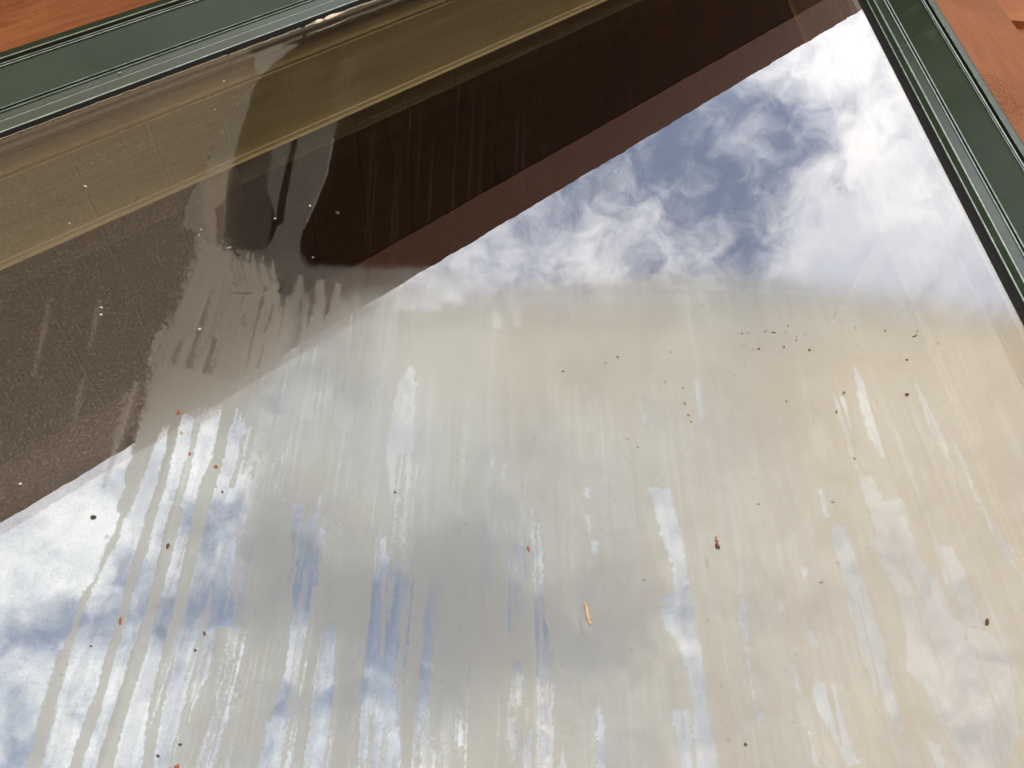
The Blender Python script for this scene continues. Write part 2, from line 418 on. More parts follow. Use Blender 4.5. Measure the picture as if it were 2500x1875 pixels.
# spacer bar between the panes
sp = [(-.0015, .002, .002), (-.0015, -.006, -.006), (-.0125, -.006, -.006), (-.0125, .002, .002)]
for i in range(4):
    ring_side('spacer_bar', sp, i, M_spacer, win)

# ------------------------------------------------------------------ outer pane with its deposits
def axis(lo, a, b, hi, step):
    fine = np.arange(a, b+step, step)
    left = a - np.cumsum(np.geomspace(step, 160, 40)); left = left[left > lo][::-1]
    rgt = fine[-1] + np.cumsum(np.geomspace(step, 160, 40)); rgt = rgt[rgt < hi]
    return np.concatenate([left, fine, rgt])
STEP = 2.5
PX = axis(-4200, -30, 2530, 3300, STEP); PY = axis(-900, -20, 1895, 9000, STEP)
GX, GY = np.meshgrid(PX, PY)
# lattice noise
def vnoise(x, y, seed):
    r = np.random.default_rng(seed); T = r.random((256, 256))
    xi = np.floor(x).astype(int); yi = np.floor(y).astype(int); fx = x-xi; fy = y-yi
    fx = fx*fx*(3-2*fx); fy = fy*fy*(3-2*fy)
    a = T[yi % 256, xi % 256]; b = T[yi % 256, (xi+1) % 256]; c = T[(yi+1) % 256, xi % 256]; d = T[(yi+1) % 256, (xi+1) % 256]
    return (a+(b-a)*fx)*(1-fy)+(c+(d-c)*fx)*fy - .5
NA = vnoise(GX/9, GY/12, 1)*.75 + vnoise(GX/24, GY/32, 2)*.35 + vnoise(GX/4.5, GY/5.5, 3)*1.0
film = np.full(GX.shape, .004); tint = np.zeros(GX.shape); dust = np.zeros(GX.shape); spark = np.zeros(GX.shape)
OFF = {'A': (0, 0), 'B': (1250, 0), 'C': (0, 938), 'D': (1250, 938), 'N': (0, 0)}
def conv(tagc, pts):
    s = 1.0 if tagc == 'N' else 1250/2212
    ox, oy = OFF[tagc]
    return [(ox+p[0]*s, oy+p[1]*s) for p in pts]
def window_of(pts, pad):
    x0 = min(p[0] for p in pts)-pad; x1 = max(p[0] for p in pts)+pad; y0 = min(p[1] for p in pts)-pad; y1 = max(p[1] for p in pts)+pad
    i0, i1 = np.searchsorted(PY, [y0, y1]); j0, j1 = np.searchsorted(PX, [x0, x1])
    return slice(max(i0-1, 0), i1+1), slice(max(j0-1, 0), j1+1)
def segd(x, y, a, b):
    dx, dy = b[0]-a[0], b[1]-a[1]; L = dx*dx+dy*dy+1e-9
    t = np.clip(((x-a[0])*dx+(y-a[1])*dy)/L, 0, 1)
    return np.hypot(x-a[0]-t*dx, y-a[1]-t*dy), t
def sstep(v): v = np.clip(v, 0, 1); return v*v*(3-2*v)
def apply(field, sl, sd, val, feather, rag):
    w = sstep((-(sd + NA[sl]*rag))/max(feather, .5)*.5+.5)
    field[sl] = field[sl]*(1-w)+val*w
    if field is film and feather < 4 and val > .3:       # dried tide line along the edge of a run
        field[sl] += .16*np.exp(-((sd + NA[sl]*rag+1.5)/2.2)**2)
def poly(tagc, pts, val, feather=3, rag=7, field=None):
    P = conv(tagc, pts); sl = window_of(P, feather+rag*2+4)
    x, y = GX[sl], GY[sl]; d = np.full(x.shape, 1e9); ins = np.zeros(x.shape, bool)
    for i in range(len(P)):
        a, b = P[i], P[(i+1) % len(P)]
        d = np.minimum(d, segd(x, y, a, b)[0])
        c = ((a[1] > y) != (b[1] > y)); xx = (b[0]-a[0])*(y-a[1])/((b[1]-a[1]) if abs(b[1]-a[1]) > 1e-9 else 1e-9)+a[0]
        ins ^= (c & (x < xx))
    apply(film if field is None else field, sl, np.where(ins, -d, d), val, feather, rag)
def streak(tagc, pts, val, feather=3, rag=6, field=None, grow=1.0):
    """pts = (x, y, full width) in crop pixels"""
    s = 1.0 if tagc == 'N' else 1250/2212
    P = conv(tagc, pts); W = [p[2]*s*.5*grow for p in pts]; mw = max(W)
    sl = window_of(P, feather+rag*2+mw+4); x, y = GX[sl], GY[sl]; sd = np.full(x.shape, 1e9)
    for i in range(len(P)-1):
        d, t = segd(x, y, P[i], P[i+1]); sd = np.minimum(sd, d-(W[i]+(W[i+1]-W[i])*t))
    apply(film if field is None else field, sl, sd, val, feather, rag)

# -- the big fogged sheet over the lower part
poly('N', [(735, 705), (850, 712), (960, 722), (1100, 735), (1250, 725), (1400, 712), (1600, 690), (1750, 685), (1900, 700), (2100, 722), (2250, 742), (2400, 765), (2600, 790), (3400, 830),
           (3400, 9500), (1068, 9500), (1066, 1900), (1062, 1560), (1050, 1440), (1020, 1400), (915, 1320), (790, 1312), (700, 1318), (628, 1320),
           (613, 1254), (620, 1175), (610, 1079), (641, 938), (665, 800)], .80, 60, 4)
poly('N', [(1000, 755), (1300, 750), (1600, 735), (1900, 745), (2200, 785), (2600, 840), (2600, 1010), (2000, 960), (1500, 960), (1000, 930)], .93, 110, 8)
# wiper-like arc at its top
streak('N', [(1480, 700, 6), (1700, 700, 10), (1950, 712, 10), (2150, 735, 6), (2350, 760, 4)], .55, 6, 4)
streak('N', [(1240, 725, 26), (1450, 722, 30), (1700, 726, 20)], .68, 26, 3)
# -- film over the dark part: spill under the sealant, funnel, smears
poly('A', [(780, 700), (1000, 700), (990, 1060), (1180, 1180), (1250, 1400), (1150, 1660), (900, 1900), (560, 1950), (500, 1500)], .34, 26, 8, dust)
poly('A', [(0, 560), (600, 330), (1060, 160), (1120, 330), (1040, 430), (960, 560), (900, 690), (870, 790), (840, 800), (790, 900), (800, 990), (860, 1010), (850, 1110), (800, 1220), (760, 1340),
           (700, 1440), (660, 1600), (600, 1750), (520, 1990), (300, 2200), (0, 2400), (-6000, 6000), (-6000, 2500)], .62, 8, 8, dust)
poly('A', [(880, 790), (985, 735), (965, 1060), (925, 1060), (880, 950)], .6, 4, 6, dust)
poly('A', [(1090, 235), (1180, 200), (1300, 185), (1190, 270), (1110, 350), (1075, 450), (1030, 600), (1000, 735), (985, 860), (930, 900), (940, 1050), (860, 1010), (790, 980), (800, 890), (840, 800),
           (880, 780), (905, 680), (960, 560), (1035, 430), (1120, 330)], .42, 4, 4)
poly('A', [(1095, 240), (1190, 200), (1280, 195), (1180, 270), (1120, 330)], .75, 5, 8)
streak('A', [(1500, 300, 90), (1460, 515, 60)], .07, 18, 8)
poly('A', [(990, 738), (1160, 650), (1200, 640), (1180, 900), (1150, 1100), (960, 1060), (970, 860)], .12, 6, 5)
poly('A', [(1180, 640), (1290, 592), (1460, 515), (1432, 640), (1412, 760), (1350, 900), (1310, 990), (1290, 1080), (1300, 1160), (1100, 1150), (1010, 1080), (1150, 1080), (1200, 980), (1150, 800)], .27, 3, 3)
streak('A', [(1440, 600, 4), (1410, 760, 4), (1352, 900, 4), (1312, 990, 3)], .45, 2, 2)
streak('A', [(1275, 605, 20), (1245, 740, 30), (1220, 860, 32), (1207, 955, 34)], .02, 2, 2)
streak('A', [(1000, 800, 30), (985, 1000, 50)], .04, 6, 4)
poly('A', [(1290, 1090), (1330, 1150), (1500, 1156), (1800, 1156), (2000, 1160), (2000, 1300), (1700, 1300), (1290, 1260), (1180, 1200), (1200, 1120)], .30, 12, 6)
poly('A', [(1500, 1250), (1760, 1235), (1900, 1260), (1900, 1330), (1500, 1340)], .5, 14, 10)
# main funnel mass
poly('A', [(850, 1010), (950, 1050), (1010, 1100), (1180, 1150), (1210, 1230), (1200, 1659), (1135, 1660), (1060, 1800), (1020, 1740), (860, 1830), (780, 1780), (740, 1830), (670, 1900), (575, 1960), (590, 1890), (650, 1600),
           (700, 1440), (760, 1340), (800, 1220), (850, 1110)], .60, 13, 12)
for (x, y, w) in [(1185, 1250, 70), (1300, 1205, 40), (1385, 1225, 50), (1462, 1235, 34), (1240, 1290, 50), (1545, 1290, 40)]:
    streak('A', [(x, y, w*.6), (x-12, y+90, w*1.3), (x-30, y+240, w*2.0), (x-50, y+520, w*2.8)], .68, 4, 8)
poly('A', [(1150, 1400), (1600, 1300), (1700, 1290), (1700, 1660), (1120, 1660)], .80, 26, 12)
for pts in [[(1255, 1185, 18), (1230, 1260, 30), (1215, 1350, 26), (1200, 1450, 14)], [(1145, 1240, 14), (1125, 1340, 28), (1100, 1450, 30), (1075, 1600, 26), (1060, 1700, 10)], [(1055, 1260, 10), (1050, 1400, 16)],
            [(925, 1200, 12), (890, 1330, 22), (855, 1440, 26), (820, 1560, 34), (800, 1650, 20)], [(1180, 1320, 18), (1160, 1400, 22), (1135, 1440, 8)],
            [(1340, 1200, 14), (1350, 1290, 32), (1325, 1400, 20), (1310, 1450, 6)], [(1425, 1260, 18), (1415, 1330, 24), (1400, 1380, 8)], [(1300, 1300, 10), (1290, 1420, 18), (1280, 1470, 5)],
            [(780, 1480, 24), (750, 1560, 30)], [(930, 1480, 46), (900, 1600, 60)], [(880, 1330, 16), (870, 1400, 20)]]:
    streak('A', [(p[0], p[1], p[2]*.8) for p in pts], .30, 5, 7)
for i in range(70):
    x = random.uniform(690, 1560); y = random.uniform(1080 if x < 1000 else 1260, 1620); L = random.uniform(60, 300); w = random.uniform(5, 20)
    if x < 850 and y < 1350: continue
    lean = -.42+(x-700)/900*.36
    streak('A', [(x, y, w*.4), (x+lean*L*.4, y+L*.4, w), (x+lean*L, y+L, w*.3)], random.choice([.42, .48, .55, .72, .8]), 3.9, 5)
# wiped arcs
for a in range(15):
    r0 = 60+a*6+random.uniform(-3, 3); a0 = R_(150-a*9+random.uniform(-6, 6)); ln = R_(random.uniform(20, 55))
    cx, cy = 1060+random.uniform(-4, 4), 1180
    pts = [(cx+r0*math.cos(a0+ln*t), cy+r0*.8*math.sin(a0+ln*t), 5*(1-abs(2*t-1))+2) for t in (0, .25, .5, .75, 1)]
    streak('A', pts, random.choice([.2, .25, .8, .72]), 1.5, 1.5)
for a in range(10):
    x = 985+a*22; streak('A', [(x, 1090+abs(a-4)*6, 3), (x-6, 1140, 6), (x+4, 1190, 4), (x+14, 1225, 2)], random.choice([.25, .75]), 1.5, 2)
# thin old runs across the dark reflection
for i in range(16):
    x = random.uniform(1500, 3000); y0 = random.uniform(300, 700); L = min(random.uniform(300, 800), (1230-.5968*(x*.565))/.565-y0)
    if L < 120: continue
    streak('A', [(x, y0, 3), (x-.08*L*(1640-x*.565)/800, y0+L, 6)], .05, 3, 2)
for (x, y, L) in [(215, 1300, 330), (360, 1640, 220), (545, 1700, 280), (430, 1300, 200)]:
    streak('A', [(x, y, 16), (x-.1*L, y+L*.5, 26), (x-.22*L, y+L, 12)], .22, 5, 5)
streak('C', [(590, 0, 22), (545, 130, 26), (500, 280, 22), (450, 440, 16)], .30, 4, 4)
# -- the long drips over clear glass, lower left (film)
poly('C', [(1020, 0), (1000, 60), (960, 90), (850, 105), (780, 130), (745, 170), (700, 175), (640, 350), (580, 500), (530, 600), (500, 700), (470, 740), (440, 800), (400, 890), (350, 1010), (310, 1140), (290, 1230), (255, 1350), (235, 1450), (205, 1560), (180, 1660), (120, 2000),
           (60, 2000), (110, 1660), (145, 1560), (165, 1450), (200, 1340), (235, 1200), (290, 1100), (325, 1000), (360, 890), (410, 850), (440, 760), (465, 690), (505, 620), (515, 560), (505, 520), (535, 470), (545, 380), (575, 300), (590, 230), (650, 100), (670, 0), (760, -80)], .76, 4, 6)
film_streaks = [
 ([(765, 130, 40), (727, 300, 34), (698, 430, 34), (655, 560, 38), (618, 700, 42), (580, 800, 40), (552, 900, 36), (528, 1010, 34), (497, 1110, 38), (460, 1230, 38), (432, 1340, 36), (398, 1440, 52), (358, 1550, 50), (325, 1660, 48), (290, 1900, 40)], .76),
 ([(860, 110, 26), (832, 270, 24), (800, 400, 34), (755, 540, 30), (712, 680, 26), (690, 820, 22)], .42),
 ([(760, 560, 60), (700, 800, 50), (650, 1000, 50), (600, 1160, 62), (545, 1330, 56), (500, 1480, 60), (450, 1660, 70)], .74),
 ([(1005, 60, 70), (965, 200, 46), (940, 320, 50), (900, 430, 66), (870, 540, 60), (835, 700, 54), (800, 860, 52), (765, 1010, 48), (737, 1120, 52), (708, 1260, 60), (672, 1400, 56), (652, 1540, 50), (638, 1660, 50), (620, 1850, 40)], .78),
 ([(885, 1060, 20), (862, 1180, 36), (832, 1300, 34), (800, 1450, 36), (775, 1660, 40)], .52),
 ([(965, 1080, 60), (945, 1180, 64), (940, 1260, 60), (900, 1330, 70), (880, 1400, 90), (850, 1500, 90), (800, 1660, 80)], .62),
 ([(1050, 230, 14), (1035, 330, 18), (1000, 440, 20)], .5),
 ([(1065, 620, 90), (1060, 800, 90), (1050, 960, 80), (1020, 1080, 50), (990, 1240, 40)], .42),
 ([(1180, 600, 170), (1175, 800, 170), (1170, 1000, 180), (1150, 1180, 180), (1110, 1350, 170), (1060, 1460, 150), (1030, 1560, 130), (990, 1680, 110)], .84),
 ([(1400, 640, 50), (1397, 800, 44), (1385, 960, 46), (1372, 1060, 44), (1352, 1180, 46), (1330, 1330, 44), (1316, 1480, 40), (1296, 1600, 36), (1285, 1700, 36)], .74),
 ([(1450, 640, 80), (1460, 800, 90), (1450, 940, 90), (1430, 1010, 60)], .58),
 ([(1545, 600, 170), (1530, 800, 160), (1525, 960, 150), (1515, 1130, 130), (1500, 1340, 120), (1490, 1480, 124), (1490, 1700, 110)], .86),
 ([(1658, 820, 22), (1655, 1000, 24), (1652, 1180, 20)], .45),
 ([(1745, 740, 22), (1742, 900, 24), (1738, 1140, 26), (1700, 1300, 14)], .45),
 ([(1815, 640, 24), (1812, 860, 44), (1800, 1100, 52), (1775, 1290, 72), (1765, 1400, 76), (1768, 1700, 72)], .84),
 ([(1600, 1430, 16), (1602, 1700, 26)], .5), ([(1905, 900, 30), (1900, 1200, 50), (1880, 1400, 40), (1870, 1560, 40)], .6),
 ([(1120, 1500, 60), (1100, 1600, 46), (1090, 1700, 50)], .8)]
for pts, v in film_streaks: streak('C', pts, min(.95, v+.13) if max(p[2] for p in pts) < 100 else v-.08, 2.5, 5.0)
# clean notches inside the fogged sheet (bright where the sky shows in them)
clean = [('C', [(1265, 520), (1322, 512), (1300, 610), (1280, 680), (1250, 670)], .10), ('C', [(1340, 570), (1385, 552), (1370, 600), (1402, 630), (1405, 700), (1310, 690), (1330, 610)], .08),
 ('C', [(1725, -20), (1755, -60), (1775, -90), (1795, -60), (1800, 0), (1785, 300), (1762, 560), (1740, 760), (1665, 745), (1640, 670), (1690, 650), (1700, 560), (1680, 460), (1665, 280), (1682, 170)], .50),
 ('C', [(1615, 668), (1670, 662), (1668, 760), (1640, 800), (1618, 760)], .15), ('C', [(1775, 690), (1810, 640), (1805, 740), (1780, 800)], .15),
 ('C', [(1855, 640), (1880, 645), (1865, 695)], .2), ('C', [(1180, 310), (1205, 325), (1190, 338)], .1), ('C', [(1220, 490), (1240, 500), (1222, 520)], .1), ('C', [(1470, 620), (1485, 640), (1470, 660)], .2),
 ('C', [(1545, 635), (1568, 640), (1560, 680)], .2), ('C', [(1040, 400), (1070, 420), (1085, 540), (1030, 640), (1010, 600)], .2), ('C', [(1600, 30), (1622, 60), (1615, 110)], .35),
 ('C', [(1965, 1440), (2000, 1450), (2005, 1560), (1965, 1570), (1955, 1500)], .12), ('C', [(1970, 1300), (1995, 1290), (1985, 1380), (2000, 1440), (1965, 1420)], .25), ('C', [(1805, 1460), (1842, 1480), (1820, 1590), (1800, 1600)], .08),
 ('C', [(2190, 700), (2250, 690), (2260, 900), (2200, 1100), (2170, 900)], .35),
 ('D', [(590, 440), (690, 455), (700, 520), (735, 640), (770, 900), (790, 1020), (820, 1150), (850, 1380), (900, 1680), (800, 1680), (765, 1350), (740, 1200), (700, 1100), (655, 1050), (630, 1000), (650, 920), (700, 880), (690, 780), (640, 650), (615, 540)], .22),
 ('D', [(690, 1410), (765, 1405), (785, 1680), (722, 1680)], .25),
 ('D', [(985, 740), (1002, 900), (1022, 1040), (1032, 1200), (1052, 1370), (1100, 1450), (1060, 1460), (1040, 1370), (1000, 1100), (975, 1000), (980, 880)], .30),
 ('D', [(1380, 620), (1440, 610), (1480, 720), (1520, 840), (1560, 980), (1600, 1080), (1620, 1180), (1650, 1260), (1670, 1350), (1700, 1450), (1690, 1510), (1640, 1460), (1560, 1310), (1500, 1130), (1450, 960), (1420, 800), (1390, 700)], .38),
 ('D', [(1490, 385), (1560, 400), (1610, 500), (1690, 480), (1720, 620), (1770, 760), (1850, 850), (1900, 1000), (2080, 1080), (2150, 1180), (2200, 1500), (2100, 1700), (1950, 1700), (1860, 1480), (1800, 1360), (1760, 1290), (1700, 1240), (1700, 1100), (1680, 980), (1640, 870), (1590, 800), (1560, 690), (1570, 640), (1530, 520)], .50),
 ('D', [(1390, 30), (1440, 60), (1470, 180), (1475, 290), (1500, 390), (1470, 330), (1430, 200), (1390, 100)], .40),
 ('D', [(1470, -100), (1530, 0), (1580, 150), (1620, 320), (1590, 320), (1540, 230), (1500, 100)], .42), ('D', [(1840, 690), (1900, 700), (1960, 800), (2000, 920), (2040, 1060), (1950, 1040), (1880, 900), (1850, 800)], .48),
 ('D', [(1900, 240), (1960, 330), (2000, 450), (2060, 570), (2100, 620), (2100, 690), (2050, 600), (2000, 490), (1940, 350)], .45), ('D', [(1740, 0), (1800, 80), (1880, 250), (1920, 400), (1860, 300), (1790, 160)], .55),
 ('D', [(1310, 1260), (1345, 1290), (1400, 1310), (1430, 1450), (1500, 1640), (1450, 1660), (1410, 1560), (1340, 1460), (1290, 1350)], .32), ('D', [(1318, 445), (1340, 450), (1375, 575), (1350, 582)], .35),
 ('D', [(80, 590), (125, 600), (135, 800), (140, 1000), (175, 1180), (180, 1680), (120, 1680), (105, 1200), (95, 900)], .14), ('D', [(5, 700), (45, 680), (50, 820), (20, 1000), (0, 900)], .2),
 ('D', [(372, 1350), (400, 1480), (402, 1680), (364, 1680), (368, 1450)], .15), ('D', [(340, 680), (370, 680), (362, 755), (345, 720)], .15), ('D', [(312, 560), (340, 570), (335, 680)], .35),
 ('D', [(50, 1490), (90, 1490), (85, 1680), (45, 1680)], .12), ('D', [(198, 1680), (218, 1570), (244, 1680)], .15), ('D', [(-10, 1190), (70, 1200), (45, 1300), (42, 1390), (-20, 1400)], .22), ('D', [(-30, 1440), (20, 1440), (40, 1600), (0, 1640)], .15),
 ('D', [(1245, 785), (1280, 790), (1290, 830), (1255, 835)], .4), ('D', [(1140, 930), (1160, 935), (1185, 1000), (1160, 990)], .35), ('D', [(1200, 1190), (1230, 1210), (1252, 1340), (1225, 1320)], .45), ('D', [(1270, 1480), (1290, 1500), (1330, 1660), (1300, 1640)], .4),
 ('D', [(1780, 1520), (1850, 1560), (1890, 1680), (1840, 1680)], .45), ('D', [(310, 440), (335, 445), (330, 490), (312, 480)], .2), ('D', [(780, -30), (820, 0), (835, 160), (810, 150), (790, 60)], .40), ('D', [(548, 20), (585, 150), (565, 220)], .5),
 ('D', [(1240, 1060), (1300, 1060), (1345, 1150), (1290, 1140)], .5), ('D', [(2060, 570), (2160, 700), (2212, 850), (2130, 760)], .55)]
for t, pts, v in clean: poly(t, pts, v if t == 'C' else v*.75+.16, 3, 6)
# many fine overlapping runs, lower left to centre
VX, VY = 1243.0, -1670.0
for i in range(260):
    x = random.uniform(430, 1330); y = random.uniform(1080, 1880); L = random.uniform(40, 380); w = random.uniform(3, 13)
    if x < 620 and y < 1300: continue
    ux, uy = (x-VX)*1.25, y-VY; n = math.hypot(ux, uy); ux, uy = ux/n, uy/n
    ii = min(int(np.searchsorted(PY, y+L*.3)), len(PY)-1); jj = min(int(np.searchsorted(PX, x+ux*L*.3)), len(PX)-1); cur = film[ii, jj]
    pts = [(x+ux*L*t+random.uniform(-3, 3), y+uy*L*t, w*k) for t, k in ((0, .5), (.15, 1), (.4, .8), (.7, 1.1), (1, .35))]
    v = cur-random.uniform(.10, .38) if cur > .55 else cur+random.uniform(.08, .32)
    if random.random() < .25 and cur > .55: v = cur+.1
    streak('N', pts, float(np.clip(v, .03, 1)), 3.9, 5)
# hazy rubbed bands under the arc
for (x, y0, y1, w) in [(1215, 705, 790, 26), (1265, 715, 790, 22), (1400, 715, 780, 16)]:
    streak('N', [(x, y0+22, w), (x, y1, w)], .72, 8, 3)
# more thin runs following gravity over the whole sheet
VX, VY = 1243.0, -1670.0
for i in range(150):
    x = random.uniform(620, 2700); y = random.uniform(760, 1800); L = random.uniform(60, 420); w = random.uniform(3, 16)
    ux, uy = x-VX, y-VY; n = math.hypot(ux, uy); ux, uy = ux/n, uy/n
    pts = [(x+ux*L*t+random.uniform(-3, 3), y+uy*L*t, w*(1-abs(2*t-1)*.7)) for t in (0, .3, .6, 1)]
    P0 = pts[0]; j = min(np.searchsorted(PX, x), len(PX)-1); ii = min(np.searchsorted(PY, y), len(PY)-1); cur = film[ii, j]
    if cur > .6 and y > 820: streak('N', pts, float(np.clip(cur+random.choice([-.12, -.08, .08, .1]), 0, 1)), 4, 2)
    elif y > 1000: streak('N', pts, float(cur+.06), 3, 1.5)
# fine sparkle on the thin blue-grey parts
poly('N', [(790, 1420), (1100, 1390), (1500, 1400), (1560, 1560), (1300, 1640), (1000, 1620), (800, 1560)], .5, 60, 20, spark)
poly('N', [(880, 700), (1250, 715), (1250, 760), (880, 760)], .6, 20, 20, spark)
# light grit on the clear glass
poly('N', [(-3500, 1200), (-60, 1270), (500, 1000), (1200, 1400), (1400, 1900), (1400, 9000), (-3500, 9000)], .20, 80, 20, dust)
# film tint, warmer towards the right
tint[:] = sstep((GX-1000+.15*(GY-900))/1500)*sstep((GY-640)/250)
tint[:] += .28*np.exp(-(((GX-1300)/380)**2+((GY-880)/170)**2))
tint[:] = np.clip(tint + vnoise(GX/160, GY/260, 9)*.25*(tint > .02), 0, 1)

RX = cam_R[0, 0]*(GX-1250)+cam_R[0, 1]*(GY-937.5)+cam_R[0, 2]*FPX
RY = cam_R[1, 0]*(GX-1250)+cam_R[1, 1]*(GY-937.5)+cam_R[1, 2]*FPX
RZ = cam_R[2, 0]*(GX-1250)+cam_R[2, 1]*(GY-937.5)+cam_R[2, 2]*FPX
WX = RX/RY*D; WZ = RZ/RY*D
edge = np.minimum(np.minimum(X0-WX, N0-(-HZ*WX+HX*WZ)), np.minimum(WX+base[2], WZ+base[3]))
dust += .55*np.exp(-np.clip(edge, 0, 1)/.0028)*np.clip(.75+NA*.8, .2, 1.3)
dust += .15*np.exp(-np.clip(edge, 0, 1)/.02)
ok = (WX < X0+.008) & (WX > -base[2]-.03) & (WZ > -.93) & ((-HZ*WX+HX*WZ) < N0+.008)
qok = ok[:-1, :-1] & ok[1:, :-1] & ok[:-1, 1:] & ok[1:, 1:]
idx = np.arange(GX.size).reshape(GX.shape)
quads = np.stack([idx[1:, :-1][qok], idx[1:, 1:][qok], idx[:-1, 1:][qok], idx[:-1, :-1][qok]], 1)
used = np.unique(quads); remap = np.full(GX.size, -1); remap[used] = np.arange(used.size); quads = remap[quads]
co = np.stack([WX.ravel()[used], np.zeros(used.size), WZ.ravel()[used]+CZ], 1).astype(np.float32)
me = bpy.data.meshes.new('glass_pane'); me.vertices.add(len(co)); me.vertices.foreach_set('co', co.ravel())
me.loops.add(quads.size); me.loops.foreach_set('vertex_index', quads.ravel().astype(np.int32))
me.polygons.add(len(quads)); me.polygons.foreach_set('loop_start', np.arange(0, quads.size, 4, dtype=np.int32)); me.polygons.foreach_set('loop_total', np.full(len(quads), 4, np.int32))
me.update(calc_edges=True)
ca = me.color_attributes.new('deposit', 'FLOAT_COLOR', 'POINT')
ca.data.foreach_set('color', np.stack([film.ravel()[used], tint.ravel()[used], dust.ravel()[used], spark.ravel()[used]], 1).astype(np.float32).ravel())
me.materials.append(m_pane())
pane = bpy.data.objects.new('glass_pane', me); COL.objects.link(pane); pane.parent = win; pane.location = -win.location
tag(pane, 'outer glass with dried mineral drips, fog and dust')
c4 = corners(.008, .008)
inner = mesh_obj('inner_pane', [(x, .0135, z) for x, z in c4], [(0, 1, 2, 3)], m_inner(), win)

# ------------------------------------------------------------------ torn sealant along the head
def ribbon(name, pts, m, parent):
    """irregular bead: (px, py, width px, height m) along the glass edge"""
    vs, fs = [], []
    for (px, py, w, h) in pts:
        a = Vector(at(px, py-w*.5, .0062)); b = Vector(at(px, py+w*.5, .0040))
        c = (a+b)/2; c.y -= h
        vs += [a, c, b]
    for k in range(len(pts)-1):
        for j in range(2): fs.append((k*3+j, k*3+j+1, (k+1)*3+j+1, (k+1)*3+j))
    fs += [(0, 1, 2), tuple(3*(len(pts)-1)+q for q in (2, 1, 0))]
    return mesh_obj(name, vs, fs, m, parent, True)
def edge_y(px): return 341-.3715*px
pts = [(x, edge_y(x)-1.0+random.uniform(-.7, .7), 1.6+random.uniform(0, 1.6) if random.random() > .15 else .7, .0006) for x in range(-120, 560, 9)]
ribbon('sealant_bead', pts, M_seal, win)
pts = [(x, edge_y(x)+.5+random.uniform(-.8, .8), 2.0+random.uniform(0, 1.6), .0006) for x in range(560, 742, 7)]
ribbon('sealant_bead', pts, M_seal, win)
pts = [(745, 66, 2, .001), (757, 60, 3, .001), (765, 56, 5, .0012), (775, 52, 9, .0018), (786, 49, 7, .0015), (791, 47, 3, .001), (800, 43, 9, .0018), (812, 38, 9, .0018), (825, 34, 6, .0012), (838, 29, 4, .001), (850, 24, 2.5, .001), (880, 13, 3, .001), (905, 5, 3.5, .001), (960, -16, 3, .001), (1050, -50, 2, .001)]
tag(ribbon('sealant_bead', pts, M_seal, win), 'torn thick cream bead of sealant')

# ------------------------------------------------------------------ flecks stuck on the glass
def fleck(px, py, L, W, ang, m, seed, curl=0.0, p=.0004):
    r = random.Random(seed); bm = bmesh.new()
    n = 12; ring0 = []; top = []
    s = D/FPX/.80
    L *= s*.42; W *= s*.42
    for k in range(n):
        a = 2*math.pi*k/n; rr = 1+r.uniform(-.28, .28)
        x = math.cos(a)*L*rr; y = math.sin(a)*W*rr + curl*W*math.cos(a)**2*2
        X = x*math.cos(ang)-y*math.sin(ang); Z = x*math.sin(ang)+y*math.cos(ang)
        ring0.append(bm.verts.new((X, 0, Z))); top.append(bm.verts.new((X*.6+r.uniform(-.1, .1)*W, -min(L, W)*.55*r.uniform(.6, 1.2), Z*.6)))
    for k in range(n): bm.faces.new((ring0[k], ring0[(k+1) % n], top[(k+1) % n], top[k]))
    bm.faces.new(top)
    me = bpy.data.meshes.new('dried_fleck'); bm.to_mesh(me); bm.free(); me.materials.append(m)
    o = bpy.data.objects.new('dried_fleck', me); COL.objects.link(o); o.parent = pane
    x, y, z = at(px, py); o.location = (x, -p, z); return o
